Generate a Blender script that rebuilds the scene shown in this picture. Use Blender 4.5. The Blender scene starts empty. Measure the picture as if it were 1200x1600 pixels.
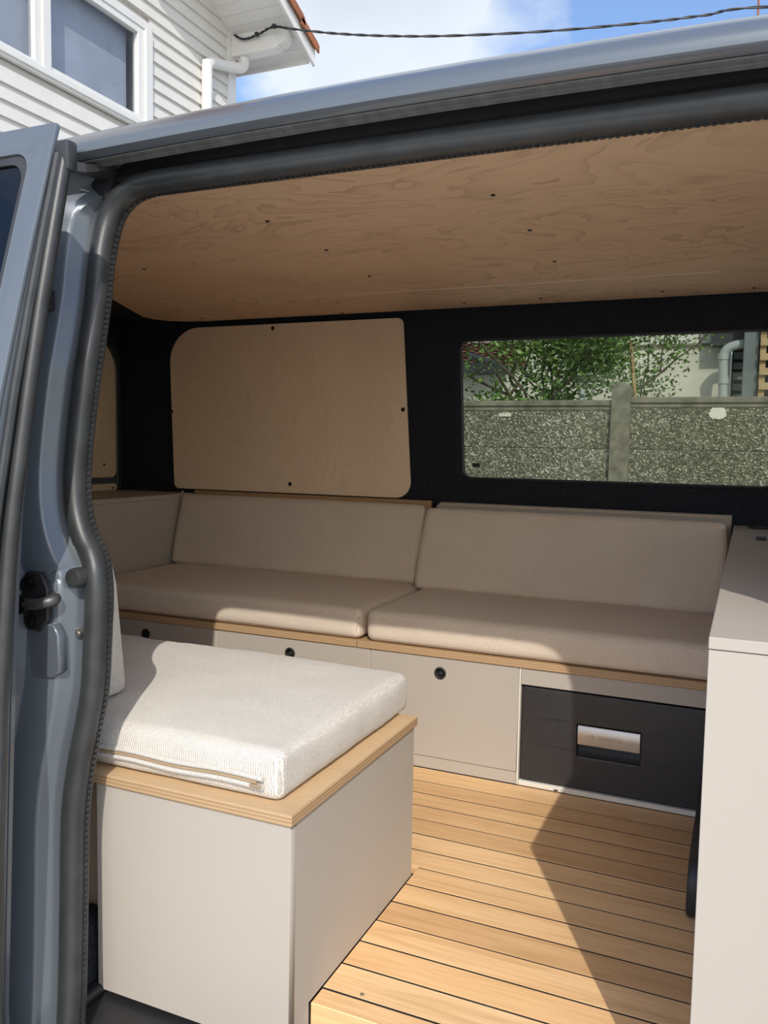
import bpy, bmesh, math, random
from mathutils import Vector, Matrix, noise
PI = math.pi
random.seed(7)
SC = bpy.context.scene
COL = SC.collection

# ------------------------------------------------------------------ camera
def make_camera():
    yaw, pitch, roll, f = 0.4131, -0.0789, 0.0181, 1298.6
    cy, sy, cp, sp = math.cos(yaw), math.sin(yaw), math.cos(pitch), math.sin(pitch)
    fw = Vector((-sy*cp, cy*cp, sp)); r = Vector((cy, sy, 0)); u = r.cross(fw)
    cr, sr = math.cos(roll), math.sin(roll)
    r2 = cr*r + sr*u; u2 = -sr*r + cr*u
    cd = bpy.data.cameras.new('camera'); cam = bpy.data.objects.new('camera', cd); COL.objects.link(cam)
    M = Matrix((r2, u2, -fw)).transposed().to_4x4(); M.translation = Vector((0.5313, -0.9231, 0.7831))
    cam.matrix_world = M
    cd.sensor_fit = 'VERTICAL'; cd.sensor_height = 32.0; cd.lens = f/1600*32.0
    cd.clip_start = 0.02; cd.clip_end = 300
    SC.camera = cam
make_camera()

# ------------------------------------------------------------------ sky, sun, exposure
SUN_DIR = Vector((-0.324, 0.634, -0.578)).normalized()
def make_world():
    w = bpy.data.worlds.new('sky'); SC.world = w; w.use_nodes = True
    nt = w.node_tree; nt.nodes.clear()
    L = nt.links.new
    out = nt.nodes.new('ShaderNodeOutputWorld'); bg = nt.nodes.new('ShaderNodeBackground')
    tc = nt.nodes.new('ShaderNodeTexCoord')
    sep = nt.nodes.new('ShaderNodeSeparateXYZ'); L(tc.outputs['Generated'], sep.inputs[0])
    sky = nt.nodes.new('ShaderNodeTexSky'); sky.sky_type = 'NISHITA'; sky.sun_disc = False
    sky.sun_elevation = math.asin(-SUN_DIR.z); sky.sun_rotation = math.atan2(-SUN_DIR.x, -SUN_DIR.y)
    sky.altitude = 50; sky.air_density = 1.0; sky.dust_density = 2.0; sky.ozone_density = 1.0
    base = nt.nodes.new('ShaderNodeVectorMath'); base.operation = 'MULTIPLY'; L(sky.outputs[0], base.inputs[0]); base.inputs[1].default_value = (0.165, 0.182, 0.207)
    # cumulus: flattened dome projection, the same noise all around the sky
    mz = nt.nodes.new('ShaderNodeMath'); mz.operation = 'ADD'; L(sep.outputs['Z'], mz.inputs[0]); mz.inputs[1].default_value = 0.35
    dv = nt.nodes.new('ShaderNodeVectorMath'); dv.operation = 'DIVIDE'
    cb = nt.nodes.new('ShaderNodeCombineXYZ')
    for i in range(3): L(mz.outputs[0], cb.inputs[i])
    L(tc.outputs['Generated'], dv.inputs[0]); L(cb.outputs[0], dv.inputs[1])
    mp = nt.nodes.new('ShaderNodeMapping'); L(dv.outputs[0], mp.inputs[0])
    mp.inputs['Location'].default_value = CLOUD_OFF
    n1 = nt.nodes.new('ShaderNodeTexNoise'); L(mp.outputs[0], n1.inputs['Vector'])
    n1.inputs['Scale'].default_value = 1.55; n1.inputs['Detail'].default_value = 7; n1.inputs['Roughness'].default_value = 0.52
    cr = nt.nodes.new('ShaderNodeValToRGB'); L(n1.outputs['Fac'], cr.inputs[0])
    cr.color_ramp.elements[0].position = 0.50; cr.color_ramp.elements[0].color = (0, 0, 0, 1)
    cr.color_ramp.elements[1].position = 0.585; cr.color_ramp.elements[1].color = (1, 1, 1, 1)
    sh = nt.nodes.new('ShaderNodeValToRGB'); L(n1.outputs['Fac'], sh.inputs[0])
    sh.color_ramp.elements[0].position = 0.52; sh.color_ramp.elements[0].color = (0.66, 0.66, 0.665, 1)
    sh.color_ramp.elements[1].position = 0.78; sh.color_ramp.elements[1].color = (0.44, 0.455, 0.49, 1)
    mix = nt.nodes.new('ShaderNodeMix'); mix.data_type = 'RGBA'
    # clouds carry some of the sky's own glow, so they brighten towards the sun
    gl = nt.nodes.new('ShaderNodeVectorMath'); gl.operation = 'MULTIPLY_ADD'; L(base.outputs[0], gl.inputs[0]); gl.inputs[1].default_value = (0.45, 0.40, 0.30); L(sh.outputs[0], gl.inputs[2])
    L(cr.outputs[0], mix.inputs[0]); L(base.outputs[0], mix.inputs[6]); L(gl.outputs[0], mix.inputs[7])
    L(mix.outputs[2], bg.inputs[0]); bg.inputs[1].default_value = 1.0
    L(bg.outputs[0], out.inputs[0])
CLOUD_OFF = (0.12, 0.2, 0.0)
make_world()
sd = bpy.data.lights.new('sun', 'SUN'); sun = bpy.data.objects.new('sun', sd); COL.objects.link(sun)
sd.energy = 2.5; sd.angle = 0.009; sd.color = (1.0, 0.955, 0.88)
sun.rotation_euler = SUN_DIR.to_track_quat('-Z', 'Y').to_euler(); sun.location = (4, -6, 8)
SC.view_settings.view_transform = 'Standard'; SC.view_settings.look = 'None'
SC.view_settings.gamma = 1.0; SC.view_settings.use_curve_mapping = False
SC.view_settings.exposure = 0.27
SC.cycles.max_bounces = 14; SC.cycles.diffuse_bounces = 7; SC.cycles.transparent_max_bounces = 16

# ------------------------------------------------------------------ materials
def newmat(name):
    m = bpy.data.materials.new(name); m.use_nodes = True
    nt = m.node_tree; b = nt.nodes['Principled BSDF']
    return m, nt, b
def nd(nt, t, **kw):
    n = nt.nodes.new(t)
    for k, v in kw.items(): setattr(n, k, v)
    return n
def coords(nt, scale=(1, 1, 1), randomize=False, rot=(0, 0, 0)):
    tc = nd(nt, 'ShaderNodeTexCoord'); mp = nd(nt, 'ShaderNodeMapping')
    mp.inputs['Scale'].default_value = scale; mp.inputs['Rotation'].default_value = rot
    src = tc.outputs['Object']
    if randomize:
        oi = nd(nt, 'ShaderNodeObjectInfo'); mul = nd(nt, 'ShaderNodeMath', operation='MULTIPLY'); mul.inputs[1].default_value = 37.0
        nt.links.new(oi.outputs['Random'], mul.inputs[0])
        add = nd(nt, 'ShaderNodeVectorMath', operation='ADD'); nt.links.new(src, add.inputs[0]); nt.links.new(mul.outputs[0], add.inputs[1])
        src = add.outputs[0]
    nt.links.new(src, mp.inputs[0])
    return mp.outputs[0]
def ntex(nt, vec, scale, detail=4, rough=0.55, dist=0.0):
    n = nd(nt, 'ShaderNodeTexNoise'); nt.links.new(vec, n.inputs['Vector'])
    n.inputs['Scale'].default_value = scale; n.inputs['Detail'].default_value = detail
    n.inputs['Roughness'].default_value = rough; n.inputs['Distortion'].default_value = dist
    return n.outputs['Fac']
def ramp(nt, fac, stops):
    r = nd(nt, 'ShaderNodeValToRGB'); nt.links.new(fac, r.inputs[0]); e = r.color_ramp.elements
    while len(e) < len(stops): e.new(0.5)
    for el, (p, c) in zip(e, stops): el.position = p; el.color = (*c, 1) if len(c) == 3 else c
    return r.outputs[0]
def mixc(nt, fac, a, b, mode='MIX'):
    m = nd(nt, 'ShaderNodeMix', data_type='RGBA', blend_type=mode)
    for i, v in ((0, fac), (6, a), (7, b)):
        if isinstance(v, bpy.types.NodeSocket): nt.links.new(v, m.inputs[i])
        elif isinstance(v, (int, float)): m.inputs[i].default_value = v
        else: m.inputs[i].default_value = (*v, 1)
    return m.outputs[2]
def bump(nt, b, h, strength, dist=0.001):
    n = nd(nt, 'ShaderNodeBump'); n.inputs['Strength'].default_value = strength; n.inputs['Distance'].default_value = dist
    nt.links.new(h, n.inputs['Height']); nt.links.new(n.outputs[0], b.inputs['Normal'])
def math_(nt, op, a, b=0.0):
    n = nd(nt, 'ShaderNodeMath', operation=op)
    for i, v in enumerate((a, b)):
        if isinstance(v, bpy.types.NodeSocket): nt.links.new(v, n.inputs[i])
        else: n.inputs[i].default_value = v
    return n.outputs[0]

def plain(name, col, rough=0.5, metal=0.0, var=0.06, vscale=8.0, coat=0.0, bmp=0.0, bscale=200, spec=0.5):
    m, nt, b = newmat(name); v = coords(nt)
    n = ntex(nt, v, vscale, 4)
    c = ramp(nt, n, [(0.3, tuple(x*(1-var) for x in col)), (0.7, tuple(min(1, x*(1+var)) for x in col))])
    nt.links.new(c, b.inputs['Base Color']); b.inputs['Roughness'].default_value = rough; b.inputs['Metallic'].default_value = metal
    b.inputs['Coat Weight'].default_value = coat; b.inputs['Coat Roughness'].default_value = 0.09; b.inputs['Specular IOR Level'].default_value = spec
    if bmp: bump(nt, b, ntex(nt, v, bscale, 2), bmp, 0.001)
    return m
def ply_mat(name, base, dark, scale, lines=0.35, rough=0.55):
    m, nt, b = newmat(name); v = coords(nt, scale, True)
    n = ntex(nt, v, 1.35, 3.5, 0.5, 0.7)
    fr = math_(nt, 'FRACT', math_(nt, 'MULTIPLY', n, 12.0))
    ln = ramp(nt, fr, [(0.0, (1, 1, 1)), (0.07, (0.75, .75, .75)), (0.2, (0.32, .32, .32)), (0.55, (.1, .1, .1)), (1.0, (0, 0, 0))])
    brk = ramp(nt, ntex(nt, v, 2.3, 2), [(0.34, (.15, .15, .15)), (0.58, (1, 1, 1))])
    f = math_(nt, 'MULTIPLY', math_(nt, 'MULTIPLY', ln, brk), lines)
    big = ramp(nt, ntex(nt, v, 0.9, 2), [(0.35, tuple(x*0.95 for x in base)), (0.65, tuple(min(1, x*1.04) for x in base))])
    fine = coords(nt, (scale[0]*4, scale[1]*40, scale[2]*14), True)
    big = mixc(nt, math_(nt, 'MULTIPLY', ramp(nt, ntex(nt, fine, 4, 3), [(0.45, (0, 0, 0)), (0.8, (1, 1, 1))]), 0.12), big, dark)
    nt.links.new(mixc(nt, f, big, dark), b.inputs['Base Color'])
    b.inputs['Roughness'].default_value = rough
    return m
def edge_mat(name, a, d, layers=0.0026):
    # stacked veneers seen on a cut plywood edge: bands follow the height of the sheet
    m, nt, b = newmat(name); v = coords(nt)
    sep = nd(nt, 'ShaderNodeSeparateXYZ'); nt.links.new(v, sep.inputs[0])
    w = math_(nt, 'SINE', math_(nt, 'MULTIPLY', sep.outputs['Z'], PI/layers))
    f = ramp(nt, math_(nt, 'MULTIPLY_ADD', w, 0.5), [(0.0, (0, 0, 0)), (0.5, (1, 1, 1))])
    st = ntex(nt, coords(nt, (6, 6, 500)), 3, 4)
    c = mixc(nt, f, a, d); c = mixc(nt, math_(nt, 'MULTIPLY', st, 0.5), c, tuple(x*0.62 for x in a))
    nt.links.new(c, b.inputs['Base Color']); b.inputs['Roughness'].default_value = 0.6
    return m
def weave_mat(name, light, dark, pitch, bstr=0.6):
    m, nt, b = newmat(name); v = coords(nt)
    wob = nd(nt, 'ShaderNodeTexNoise'); nt.links.new(v, wob.inputs['Vector']); wob.inputs['Scale'].default_value = 60; wob.inputs['Detail'].default_value = 2
    off = nd(nt, 'ShaderNodeVectorMath', operation='SCALE'); nt.links.new(wob.outputs['Color'], off.inputs[0]); off.inputs['Scale'].default_value = pitch*1.2
    add = nd(nt, 'ShaderNodeVectorMath', operation='ADD'); nt.links.new(v, add.inputs[0]); nt.links.new(off.outputs[0], add.inputs[1])
    sep = nd(nt, 'ShaderNodeSeparateXYZ'); nt.links.new(add.outputs[0], sep.inputs[0])
    k = 2*PI/pitch
    s1 = math_(nt, 'SINE', math_(nt, 'MULTIPLY', math_(nt, 'ADD', sep.outputs['X'], sep.outputs['Z']), k))
    s2 = math_(nt, 'SINE', math_(nt, 'MULTIPLY', math_(nt, 'ADD', sep.outputs['Y'], sep.outputs['Z']), k))
    h = math_(nt, 'MULTIPLY_ADD', math_(nt, 'MULTIPLY', s1, s2), 0.5); 
    h.node.inputs[2].default_value = 0.5
    sp = ntex(nt, v, 420, 2, 0.7)
    hh = math_(nt, 'ADD', math_(nt, 'MULTIPLY', h, 0.6), math_(nt, 'MULTIPLY', sp, 0.5))
    c = ramp(nt, hh, [(0.30, dark), (0.62, light)])
    blot = ramp(nt, ntex(nt, v, 6, 4), [(0.3, (0.93, 0.93, 0.93)), (0.7, (1, 1, 1))])
    nt.links.new(mixc(nt, 1.0, c, blot, 'MULTIPLY'), b.inputs['Base Color'])
    b.inputs['Roughness'].default_value = 0.95; b.inputs['Specular IOR Level'].default_value = 0.15
    b.inputs['Sheen Weight'].default_value = 0.15
    bump(nt, b, hh, bstr, 0.0008)
    return m
def plank_mat(name):
    m, nt, b = newmat(name)
    v = coords(nt, (0.9, 13, 13), True)
    g = ntex(nt, v, 3.0, 7, 0.64, 1.3)
    c = ramp(nt, g, [(0.25, (0.68, 0.42, 0.20)), (0.5, (0.87, 0.57, 0.295)), (0.75, (0.94, 0.66, 0.37))])
    v2 = coords(nt, (3, 160, 160), True)
    c = mixc(nt, math_(nt, 'MULTIPLY', ramp(nt, ntex(nt, v2, 3, 3), [(0.5, (0, 0, 0)), (0.72, (1, 1, 1))]), 0.35), c, (0.46, 0.26, 0.115))
    oi = nd(nt, 'ShaderNodeObjectInfo')
    t = ramp(nt, oi.outputs['Random'], [(0.0, (0.80, 0.745, 0.69)), (0.35, (0.93, 0.91, 0.88)), (0.7, (1, 1, 1)), (1.0, (1.0, 0.90, 0.79))])
    nt.links.new(mixc(nt, 1.0, c, t, 'MULTIPLY'), b.inputs['Base Color'])
    b.inputs['Roughness'].default_value = 0.42
    bump(nt, b, g, 0.12, 0.001)
    return m
def felt_mat(name, col):
    m, nt, b = newmat(name); v = coords(nt)
    n = ntex(nt, v, 260, 3, 0.7); n2 = ntex(nt, v, 12, 3)
    c = ramp(nt, n, [(0.35, tuple(x*0.55 for x in col)), (0.7, tuple(x*1.5 for x in col))])
    nt.links.new(c, b.inputs['Base Color']); b.inputs['Roughness'].default_value = 1.0; b.inputs['Specular IOR Level'].default_value = 0.1
    bump(nt, b, n, 0.7, 0.002)
    return m
def glass_mat(name, tint, rough=0.0, ior=1.5):
    m, nt, b = newmat(name); nt.nodes.remove(b)
    out = nt.nodes['Material Output']
    tr = nd(nt, 'ShaderNodeBsdfTransparent'); gl = nd(nt, 'ShaderNodeBsdfGlossy'); gl.inputs['Roughness'].default_value = rough
    v = coords(nt); c = ramp(nt, ntex(nt, v, 3, 2), [(0.3, tint), (0.7, tuple(x*1.03 for x in tint))])
    nt.links.new(c, tr.inputs[0])
    fr = nd(nt, 'ShaderNodeFresnel'); fr.inputs[0].default_value = ior
    ms = nd(nt, 'ShaderNodeMixShader'); geo = nd(nt, 'ShaderNodeNewGeometry'); ff = math_(nt, 'MULTIPLY', fr.outputs[0], math_(nt, 'SUBTRACT', 1.0, geo.outputs['Backfacing']))
    nt.links.new(ff, ms.inputs[0]); nt.links.new(tr.outputs[0], ms.inputs[1]); nt.links.new(gl.outputs[0], ms.inputs[2])
    nt.links.new(ms.outputs[0], out.inputs[0])
    return m
def concrete_mat(name):
    m, nt, b = newmat(name); v = coords(nt)
    vo = nd(nt, 'ShaderNodeTexVoronoi'); nt.links.new(v, vo.inputs['Vector']); vo.inputs['Scale'].default_value = 105
    bw = nd(nt, 'ShaderNodeSeparateColor'); nt.links.new(vo.outputs['Color'], bw.inputs[0])
    c = ramp(nt, bw.outputs[0], [(0.0, (0.10, 0.10, 0.075)), (0.55, (0.24, 0.24, 0.185)), (0.85, (0.40, 0.40, 0.33)), (1.0, (0.85, 0.84, 0.76))])
    st = ramp(nt, ntex(nt, coords(nt, (1, 1, 0.7)), 2.5, 5), [(0.35, (0.5, 0.48, 0.42)), (0.65, (1, 1, 1))])
    nt.links.new(mixc(nt, 0.8, c, st, 'MULTIPLY'), b.inputs['Base Color'])
    b.inputs['Roughness'].default_value = 0.95
    bump(nt, b, vo.outputs['Distance'], 0.8, 0.01)
    return m
def tile_mat(name, a, d):
    m, nt, b = newmat(name); v = coords(nt, (1, 1, 1), True)
    c = ramp(nt, ntex(nt, v, 5, 5, 0.65), [(0.3, d), (0.65, a)])
    oi = nd(nt, 'ShaderNodeObjectInfo')
    t = ramp(nt, oi.outputs['Random'], [(0, (0.75, 0.72, 0.7)), (1, (1, 1, 1))])
    nt.links.new(mixc(nt, 1.0, c, t, 'MULTIPLY'), b.inputs['Base Color']); b.inputs['Roughness'].default_value = 0.85
    return m
def leaf_mat(name):
    m, nt, b = newmat(name); v = coords(nt)
    c = ramp(nt, ntex(nt, v, 9, 3), [(0.3, (0.06, 0.13, 0.025)), (0.55, (0.15, 0.27, 0.065)), (0.75, (0.30, 0.43, 0.14))])
    nt.links.new(c, b.inputs['Base Color']); b.inputs['Roughness'].default_value = 0.5
    b.inputs['Subsurface Weight'].default_value = 0.0
    return m

PAINT = plain('grey_blue_car_paint', (0.125, 0.145, 0.165), 0.35, 0.2, 0.02, 3, coat=0.8)
RUBBER = plain('black_rubber', (0.035, 0.037, 0.038), 0.42, 0, 0.2, 30, bmp=0.1)
TRIMGREY = plain('dusty_grey_rubber', (0.11, 0.112, 0.112), 0.6, 0, 0.25, 60)
BLACKPL = plain('black_plastic', (0.022, 0.022, 0.024), 0.45, 0, 0.1, 20, bmp=0.25, bscale=700)
FRIDGEPL = plain('speckled_black_plastic', (0.028, 0.028, 0.031), 0.38, 0, 0.12, 90, bmp=0.3, bscale=500)
LAM = plain('greige_laminate', (0.45, 0.405, 0.352), 0.6, 0, 0.012, 5, spec=0.25)
LAMEDGE = plain('pale_laminate_edge', (0.66, 0.61, 0.55), 0.5, 0, 0.02, 5)
OFFWHITE = plain('off_white_strip', (0.72, 0.69, 0.62), 0.45, 0, 0.03, 9)
PLYCEIL = ply_mat('birch_ply_ceiling', (0.87, 0.62, 0.40), (0.46, 0.27, 0.14), (1.7, 3.0, 3.0), 0.6)
PLYPANEL = ply_mat('birch_ply_panel', (0.90, 0.72, 0.51), (0.62, 0.44, 0.27), (3.0, 3.0, 1.1), 0.2)
PLYTOP = ply_mat('oak_faced_ply', (0.60, 0.42, 0.24), (0.40, 0.24, 0.12), (2, 6, 6), 0.3)
PLYEDGE = edge_mat('ply_edge', (0.62, 0.43, 0.25), (0.40, 0.25, 0.125))
WEAVE = weave_mat('cream_woven_fabric', (0.80, 0.755, 0.69), (0.33, 0.30, 0.26), 0.0036, 1.0)
WEAVE2 = weave_mat('greige_woven_fabric', (0.86, 0.735, 0.60), (0.47, 0.39, 0.31), 0.0034, 0.8)
PLANK = plank_mat('oak_plank')
CAULK = plain('black_caulk', (0.02, 0.015, 0.012), 0.8)
FELT = felt_mat('black_felt', (0.027, 0.029, 0.036))
CARPET = felt_mat('charcoal_carpet', (0.03, 0.032, 0.037))
GLASS = glass_mat('tinted_glass', (0.66, 0.68, 0.62))
DARKGLASS = glass_mat('dark_tinted_glass', (0.10, 0.11, 0.11), ior=1.6)
HOUSEGLASS = glass_mat('house_window_glass', (0.8, 0.82, 0.85), ior=1.5)
CLOUDGREY = plain('mirrored_cloud_grey', (0.66, 0.68, 0.72), 0.9, 0, 0.12, 2)  # grey standing in for clouds mirrored in the house window
STEEL = plain('brushed_steel', (0.56, 0.52, 0.47), 0.42, 1.0, 0.05, 30)
SCREW = plain('dark_screw', (0.05, 0.045, 0.04), 0.4, 0.8)
BRASS = plain('brass_contact', (0.62, 0.47, 0.33), 0.35, 0.8)
SIDING = plain('white_siding', (0.66, 0.64, 0.60), 0.55, 0, 0.04, 3)
WHITEPVC = plain('white_pvc', (0.72, 0.71, 0.68), 0.4, 0, 0.03, 4)
RENDER = plain('white_render', (0.66, 0.65, 0.59), 0.9, 0, 0.12, 1.2)
TERRACOTTA = tile_mat('terracotta', (0.50, 0.19, 0.085), (0.24, 0.085, 0.04))
BRICKTILE = tile_mat('brown_roof_tile', (0.33, 0.145, 0.10), (0.19, 0.08, 0.055))
CONCRETE = concrete_mat('pebbled_concrete')
CONPOST = plain('grey_concrete', (0.205, 0.195, 0.16), 0.95, 0, 0.35, 14, bmp=0.6, bscale=60)
LEAF = leaf_mat('green_leaves')
BARK = plain('bark', (0.10, 0.085, 0.065), 0.9, 0, 0.3, 30)
GREYPIPE = plain('grey_pvc_pipe', (0.42, 0.46, 0.48), 0.45)
DARKGREY = plain('anthracite_metal', (0.035, 0.042, 0.052), 0.5)
POSTGREY = plain('blue_grey_post', (0.17, 0.20, 0.225), 0.6)
PALEWOOD = plain('pale_wood', (0.50, 0.36, 0.20), 0.7, 0, 0.15, 12)
ASPHALT = plain('pale_paving', (0.62, 0.59, 0.54), 0.9, 0, 0.15, 3, bmp=0.3, bscale=80)
CABLE = plain('black_cable', (0.02, 0.02, 0.025), 0.5)
LED = plain('frosted_strip', (0.78, 0.66, 0.53), 0.4)
PRINT = plain('grey_print', (0.36, 0.33, 0.30), 0.4, 0.6)
DARKROOM = plain('dim_room', (0.16, 0.17, 0.20), 0.9)

# ------------------------------------------------------------------ helpers
def link(o, parent=None):
    COL.objects.link(o)
    if parent: o.parent = parent
    return o
def tag(o, label=None, cat=None, group=None, kind=None):
    if label: o['label'] = label
    if cat: o['category'] = cat
    if group: o['group'] = group
    if kind: o['kind'] = kind
    return o
def empty(name, loc=(0, 0, 0), label=None, cat=None, group=None, kind=None):
    o = bpy.data.objects.new(name, None); o.location = loc; o.empty_display_size = 0.05
    link(o); bpy.context.view_layer.update()
    return tag(o, label, cat, group, kind)
def obj(name, bm, m, parent=None, smooth=False, label=None, origin=None):
    """link a bmesh whose vertices are in world coordinates as ONE object"""
    me = bpy.data.meshes.new(name)
    o = bpy.data.objects.new(name, me); link(o, parent)
    po = Vector((0, 0, 0))
    q = parent
    while q is not None: po = po + q.location; q = q.parent
    if origin is None:
        lo = Vector((min(v.co.x for v in bm.verts), min(v.co.y for v in bm.verts), min(v.co.z for v in bm.verts)))
        hi = Vector((max(v.co.x for v in bm.verts), max(v.co.y for v in bm.verts), max(v.co.z for v in bm.verts)))
        origin = Vector(((lo.x+hi.x)/2, (lo.y+hi.y)/2, lo.z))
    origin = Vector(origin)
    for v in bm.verts: v.co -= origin
    bmesh.ops.recalc_face_normals(bm, faces=bm.faces)
    if smooth:
        for f in bm.faces: f.smooth = True
        for e in bm.edges:
            if len(e.link_faces) == 2 and e.calc_face_angle(0) > 0.7: e.smooth = False
    bm.to_mesh(me); bm.free(); me.materials.append(m)
    o.location = origin - po
    if label: o['label'] = label
    return o
def BM(): return bmesh.new()
def box(bm, x0, x1, y0, y1, z0, z1, bev=0.0, seg=1):
    b = bmesh.new(); bmesh.ops.create_cube(b, size=1)
    for v in b.verts: v.co = Vector(((x0+x1)/2 + v.co.x*(x1-x0), (y0+y1)/2 + v.co.y*(y1-y0), (z0+z1)/2 + v.co.z*(z1-z0)))
    if bev: bmesh.ops.bevel(b, geom=b.edges[:], offset=bev, segments=seg, affect='EDGES', profile=0.5)
    merge(bm, b); return bm
def merge(bm, b):
    me = bpy.data.meshes.new('tmp'); b.to_mesh(me); b.free(); bm.from_mesh(me); bpy.data.meshes.remove(me)
def tube(bm, pts, r, n=10, closed=False, caps=True):
    pts = [Vector(p) for p in pts]; rings = []
    N = len(pts); prev = None
    for i, p in enumerate(pts):
        a = pts[(i-1) % N] if (i > 0 or closed) else p
        c = pts[(i+1) % N] if (i < N-1 or closed) else p
        t = (c-a).normalized()
        if prev is None:
            up = Vector((0, 1, 0)) if abs(t.y) < 0.9 else Vector((0, 0, 1))
            s = t.cross(up).normalized()
        else:
            s = (prev - t*prev.dot(t)).normalized()
        prev = s; w = t.cross(s)
        rr = r[i] if isinstance(r, (list, tuple)) else r
        rings.append([bm.verts.new(p + rr*(math.cos(2*PI*k/n)*s + math.sin(2*PI*k/n)*w)) for k in range(n)])
    for i in range(N if closed else N-1):
        A, B = rings[i], rings[(i+1) % N]
        for k in range(n): bm.faces.new((A[k], A[(k+1) % n], B[(k+1) % n], B[k]))
    if caps and not closed:
        bm.faces.new(rings[0][::-1]); bm.faces.new(rings[-1])
    return bm
def loft(bm, rows, closed_rows=False):
    V = [[bm.verts.new(Vector(p)) for p in r] for r in rows]
    for a, b in zip(V, V[1:]):
        m = len(a)
        for k in range(m if closed_rows else m-1): bm.faces.new((a[k], a[(k+1) % m], b[(k+1) % m], b[k]))
    return V
def cyl(bm, c, axis, r, h, n=24, r2=None):
    c = Vector(c); a = Vector(axis).normalized()
    tube(bm, [c, c + a*h], [r, r if r2 is None else r2], n); return bm
def rrect(x0, x1, z0, z1, r, n=6):
    """rounded rectangle outline; r = one radius or (bl, br, tr, tl)"""
    if not isinstance(r, (tuple, list)): r = (r,)*4
    out = []
    for (cx, cz, a0, rr) in ((x0+r[0], z0+r[0], PI, r[0]), (x1-r[1], z0+r[1], 1.5*PI, r[1]), (x1-r[2], z1-r[2], 0, r[2]), (x0+r[3], z1-r[3], 0.5*PI, r[3])):
        for k in range(n+1):
            a = a0 + k*PI/2/n; out.append((cx + rr*math.cos(a), cz + rr*math.sin(a)))
    return out
def plate(outline, holes=(), thick=0.01, plane='xz', pos=0.0, bev=0.0):
    """flat sheet with holes (2D filled outline, thickened) placed in plane at pos..pos+thick"""
    cu = bpy.data.curves.new('tmp', 'CURVE'); cu.dimensions = '2D'; cu.fill_mode = 'BOTH'; cu.extrude = thick/2 - bev; cu.bevel_depth = bev; cu.bevel_resolution = 1
    cu.offset = -bev
    for loop in [outline, *holes]:
        s = cu.splines.new('POLY'); s.points.add(len(loop)-1); s.use_cyclic_u = True
        for p, q in zip(s.points, loop): p.co = (q[0], q[1], 0, 1)
    o = bpy.data.objects.new('tmp', cu); COL.objects.link(o)
    dg = bpy.context.evaluated_depsgraph_get(); me = bpy.data.meshes.new_from_object(o.evaluated_get(dg))
    bm = bmesh.new(); bm.from_mesh(me)
    bpy.data.objects.remove(o); bpy.data.curves.remove(cu); bpy.data.meshes.remove(me)
    bmesh.ops.remove_doubles(bm, verts=bm.verts, dist=1e-5)
    for v in bm.verts:
        a, b, d = v.co.x, v.co.y, v.co.z + thick/2 + pos
        v.co = Vector((a, d, b)) if plane == 'xz' else (Vector((d, a, b)) if plane == 'yz' else Vector((a, b, d)))
    return bm
def cushion(sx, sy, sz, r=0.018, crown=0.008, nx=26, ny=20, nz=7, seed=0, wr=0.0018):
    """soft upholstered block: rounded edges, gently crowned faces, slight ripples; base centre at the origin"""
    bm = bmesh.new()
    def lin(n, s):
        k = [-s/2 + s*i/n for i in range(n+1)]
        k[0] += 0; extra = [-s/2 + r*0.3, -s/2 + r*0.7, -s/2+r*1.2, s/2 - r*1.2, s/2 - r*0.7, s/2 - r*0.3]
        return sorted(k + extra)
    X, Y, Z = lin(nx, sx), lin(ny, sy), lin(nz, sz)
    def face(U, V, fn):
        G = [[bm.verts.new(fn(u, v)) for v in V] for u in U]
        for i in range(len(U)-1):
            for j in range(len(V)-1): bm.faces.new((G[i][j], G[i+1][j], G[i+1][j+1], G[i][j+1]))
    for s in (-1, 1):
        face(X, Y, lambda u, v: Vector((u, v, s*sz/2))); face(X, Z, lambda u, v: Vector((u, s*sy/2, v))); face(Y, Z, lambda u, v: Vector((s*sx/2, u, v)))
    bmesh.ops.remove_doubles(bm, verts=bm.verts, dist=1e-6)
    for v in bm.verts:
        p = v.co.copy()
        q = Vector((max(-sx/2+r, min(sx/2-r, p.x)), max(-sy/2+r, min(sy/2-r, p.y)), max(-sz/2+r, min(sz/2-r, p.z))))
        d = p - q
        if d.length > 1e-9: p = q + d.normalized()*r
        ex, ey, ez = 1-(2*p.x/sx)**4, 1-(2*p.y/sy)**4, 1-(2*p.z/sz)**2
        n = noise.noise(Vector((p.x*9+seed, p.y*9, p.z*9)))*wr + noise.noise(Vector((p.x*28+seed, p.y*28, p.z*28)))*wr*0.5
        if abs(v.co.z - sz/2) < 1e-6: p.z += crown*ex*ey + n
        if abs(abs(v.co.y) - sy/2) < 1e-6: p.y += math.copysign(0.006*ex*ez + n, v.co.y)
        if abs(abs(v.co.x) - sx/2) < 1e-6: p.x += math.copysign(0.006*ey*ez + n, v.co.x)
        v.co = p + Vector((0, 0, sz/2))
    return bm
def xform(bm, M):
    for v in bm.verts: v.co = M @ v.co
    return bm
def lerp(t, P):
    """piecewise linear"""
    if t <= P[0][0]: return P[0][1]
    for (a, b), (c, d) in zip(P, P[1:]):
        if t <= c: return b + (d-b)*(t-a)/(c-a)
    return P[-1][1]
def smoothpath(pts, n=6):
    pts = [Vector(p) for p in pts]; out = []
    for i in range(len(pts)-1):
        p0 = pts[max(i-1, 0)]; p1, p2 = pts[i], pts[i+1]; p3 = pts[min(i+2, len(pts)-1)]
        for k in range(n):
            t = k/n
            out.append(0.5*((2*p1) + (p2-p0)*t + (2*p0-5*p1+4*p2-p3)*t*t + (3*p1-p0-3*p2+p3)*t**3))
    out.append(pts[-1]); return out
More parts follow.
